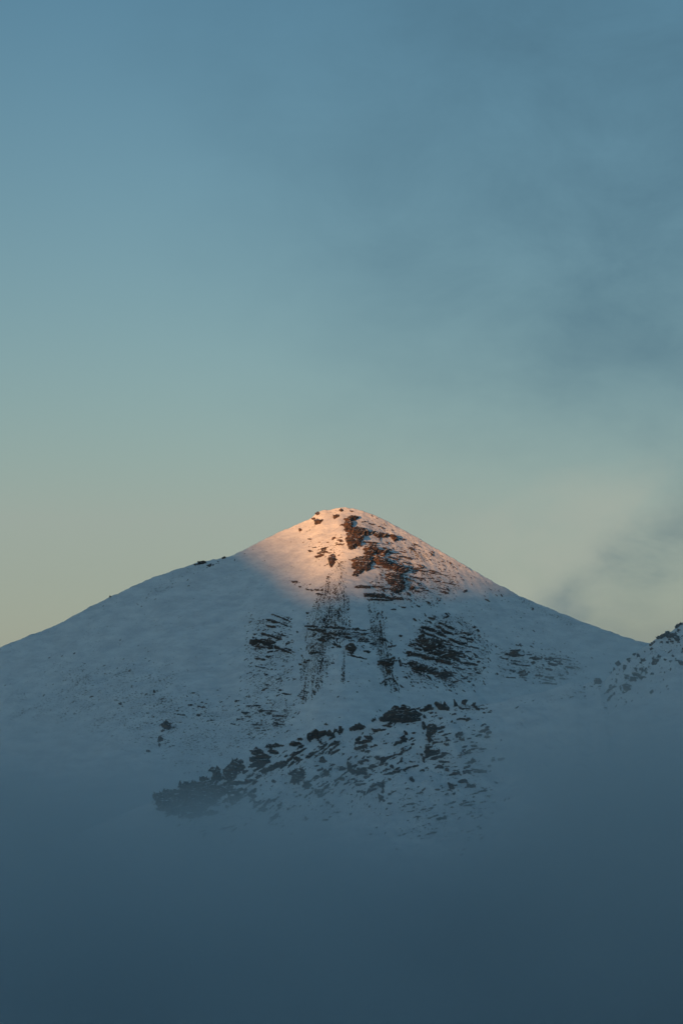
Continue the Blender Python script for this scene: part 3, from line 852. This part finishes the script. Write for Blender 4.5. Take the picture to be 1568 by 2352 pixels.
def scatter(ter, parent, regions, y0, y1, seed, singles):
    r = np.random.default_rng(seed)
    U, V, S, A = [], [], [], []
    for poly, soft, a, d, dens, size, turn in regions:
        p = np.array(poly, float)
        lo, hi = p.min(0) - soft * 0.5, p.max(0) + soft * 0.5
        if abs(turn) > 60:                                  # stones strung out down the fall line
            us_, vs_ = [], []
            for _ in range(int(dens * (hi[0] - lo[0]) * 0.052)):
                u_, v_ = r.uniform(lo[0], hi[0]), r.uniform(lo[1], hi[1])
                end = v_ + r.uniform(25, 130); gap = r.uniform(2.0, 4.5)
                while v_ < end:
                    fan = np.clip((u_ - 786) / max(v_ - 1250, 40), -0.5, 0.5) * 0.55 if u_ < 820 else 0.12
                    step = gap * r.lognormal(0, 0.5)
                    v_ += step; u_ += fan * step + r.normal(0, 0.28)
                    if r.uniform() < 0.8:
                        us_.append(u_); vs_.append(v_)
            u = np.array(us_); v = np.array(vs_)
            keep = r.uniform(0, 1, len(u)) < smooth(-soft * 0.5, soft * 0.4, poly_sd(u, v, poly)) * smooth(-0.55, 0.25, fbm(u / 16, v / 38 + 3.0, 2))
            u, v = u[keep], v[keep]
            U.append(u); V.append(v)
            S.append(0.78 * size * np.clip(r.lognormal(0, 0.40, len(u)), 0.45, 3.0)); A.append(np.full(len(u), math.radians(turn)))
            continue
        n = int(1.9 * dens * (hi[0] - lo[0]) * (hi[1] - lo[1]) / 1000)
        n = min(n * 3, 60000)
        u = r.uniform(lo[0], hi[0], n); v = r.uniform(lo[1], hi[1], n)
        m = smooth(-soft * 0.6, soft * 0.6, poly_sd(u, v, poly))
        # stones gather along beds or along fall lines
        if abs(turn) > 60:
            c = fbm(u / 4.0 + 0.05 * v, v / 26.0 + seed, 3, 0.6)
        else:
            t = math.radians(turn)
            along = u * math.cos(t) - v * math.sin(t); cross = u * math.sin(t) + v * math.cos(t)
            c = fbm(along / 26.0, cross / 5.0 + seed, 3, 0.6)
        keep = r.uniform(0, 1, n) < m * 0.6 * smooth(-0.25, 0.65, c)
        u, v = u[keep], v[keep]
        U.append(u); V.append(v)
        S.append(0.74 * size * np.clip(r.lognormal(0, 0.45, len(u)), 0.4, 3.6 if ter is main else 2.2)); A.append(np.full(len(u), math.radians(turn)))
    U = np.concatenate(U); V = np.concatenate(V); S = np.concatenate(S); A = np.concatenate(A)
    x, y, z, hit = ter.at(U, V, y0, y1)
    gx, gy = ter.slope(x, y, 4.0)
    ok = hit & (np.hypot(gx, gy) < 2.2)
    x, y, z, S, A, gx, gy = (q[ok] for q in (x, y, z, S, A, gx, gy))
    A = A + r.normal(0, 0.30, len(A))
    # local frame: e1 across the slope, e2 up the slope, nrm outward
    nrm = np.stack([-gx, -gy, np.ones_like(gx)], -1); nrm /= np.linalg.norm(nrm, axis=1)[:, None]
    e1 = np.cross(np.array([0, 1.0, 0]), nrm); e1 /= np.linalg.norm(e1, axis=1)[:, None]
    e2 = np.cross(nrm, e1)
    ca, sa = np.cos(A)[:, None], np.sin(A)[:, None]
    f1 = e1 * ca + e2 * sa; f2 = -e1 * sa + e2 * ca
    long_ = S * r.uniform(0.8, 2.2, len(S)); short = S * r.uniform(0.5, 0.85, len(S)); high = S * r.uniform(0.5, 1.0, len(S))
    order = np.argsort(-S)
    pick = r.integers(0, len(SHAPES), len(S))
    base = np.stack([x, y, z], -1)
    from mathutils import Matrix
    for i in order[:singles]:
        o = add('boulder', SHAPE_MESHES[pick[i]], parent)
        M = Matrix.Identity(4)
        for k in range(3):
            M[k][0] = f1[i, k] * long_[i]; M[k][1] = f2[i, k] * short[i]; M[k][2] = nrm[i, k] * high[i]; M[k][3] = base[i, k]
        o.matrix_world = M
    rest = order[singles:]
    cos, fs, off = [], [], 0
    for k, (sv_, sf) in enumerate(SHAPES):
        s = rest[pick[rest] == k]
        if not len(s):
            continue
        c = base[s][:, None, :] + f1[s][:, None, :] * (sv_[None, :, 0, None] * long_[s][:, None, None]) \
            + f2[s][:, None, :] * (sv_[None, :, 1, None] * short[s][:, None, None]) + nrm[s][:, None, :] * (sv_[None, :, 2, None] * high[s][:, None, None])
        cos.append(c.reshape(-1, 3))
        fs.append((sf[None] + (off + np.arange(len(s)) * len(sv_))[:, None, None]).reshape(-1, 3))
        off += len(s) * len(sv_)
    add('scree', make_mesh('scree', np.concatenate(cos), np.concatenate(fs), M_stone), parent, kind='stuff')
    print('stones', len(S))


scatter(main, o_main, REGIONS, 4000, 5060, 11, 290)
scatter(ridge, o_ridge, RIDGE_REGIONS, 3350, 3990, 12, 150)

# ------------------------------------------------------------------ fog filling the valley up to the foot of the mountain
M_fog, g = material('valley_fog')
pos = g.n('ShaderNodeNewGeometry').outputs['Position']
sep = g.n('ShaderNodeSeparateXYZ'); g.link(pos, sep.inputs[0])
px, py, pz = sep.outputs
n1 = g.noise(g.vm('MULTIPLY', pos, (0.0032, 0.0009, 0.0070)), 1.0, 4.5, 0.6)
n2 = g.noise(g.vm('MULTIPLY', pos, (0.0062, 0.0013, 0.015)), 1.0, 3.0, 0.55)
top = g.m('ADD', -72.0, g.ramp(px, 60, 300, 0, 112))
top = g.m('ADD', top, g.ramp(px, 330, 700, 0, 40))
top = g.m('ADD', top, g.ramp(px, -190, -430, 0, 25))
behind = g.m('MULTIPLY', g.ramp(py, 3600, 3950), g.ramp(px, -20, -420, 0, 55))
top = g.m('ADD', top, behind)
top = g.m('ADD', top, g.m('MULTIPLY', g.m('SUBTRACT', n1, 0.5), 340))
depth = g.m('DIVIDE', g.m('SUBTRACT', top, pz), 280.0)
dens = g.m('POWER', g.m('MAXIMUM', g.m('MINIMUM', depth, 1.0), 0.0), 2.0)
thin = g.m('MULTIPLY', g.ramp(g.m('SUBTRACT', g.m('ADD', top, 120.0), pz), 0.0, 240.0, 0.0, 0.085), g.m('MULTIPLY', g.ramp(px, -350, 350, 0.5, 1.0), g.ramp(n2, 0.36, 0.64)))
dens = g.m('MULTIPLY', g.m('ADD', dens, thin), g.ramp(py, 1700, 2700))
dens = g.m('MULTIPLY_ADD', dens, 0.0060, 0.000018)
vol = g.n('ShaderNodeVolumePrincipled')
vol.inputs['Color'].default_value = (0.945, 0.982, 1.0, 1)
vol.inputs['Anisotropy'].default_value = 0.3
g.link(dens, vol.inputs['Density'])
g.link(vol.outputs[0], g.n('ShaderNodeOutputMaterial').inputs['Volume'])
try:
    M_fog.cycles.volume_step_rate = 1.0
except Exception as e:
    print('step rate', e)
x0, x1, y0, y1, z0, z1 = -2300, 2300, 1600, 4900, -760, 260
co = [(x, y, z) for z in (z0, z1) for y in (y0, y1) for x in (x0, x1)]
fa = [(0, 2, 3, 1), (4, 5, 7, 6), (0, 1, 5, 4), (2, 6, 7, 3), (0, 4, 6, 2), (1, 3, 7, 5)]
fog = add('fog', make_mesh('fog', np.array(co), np.array(fa), M_fog), kind='stuff')
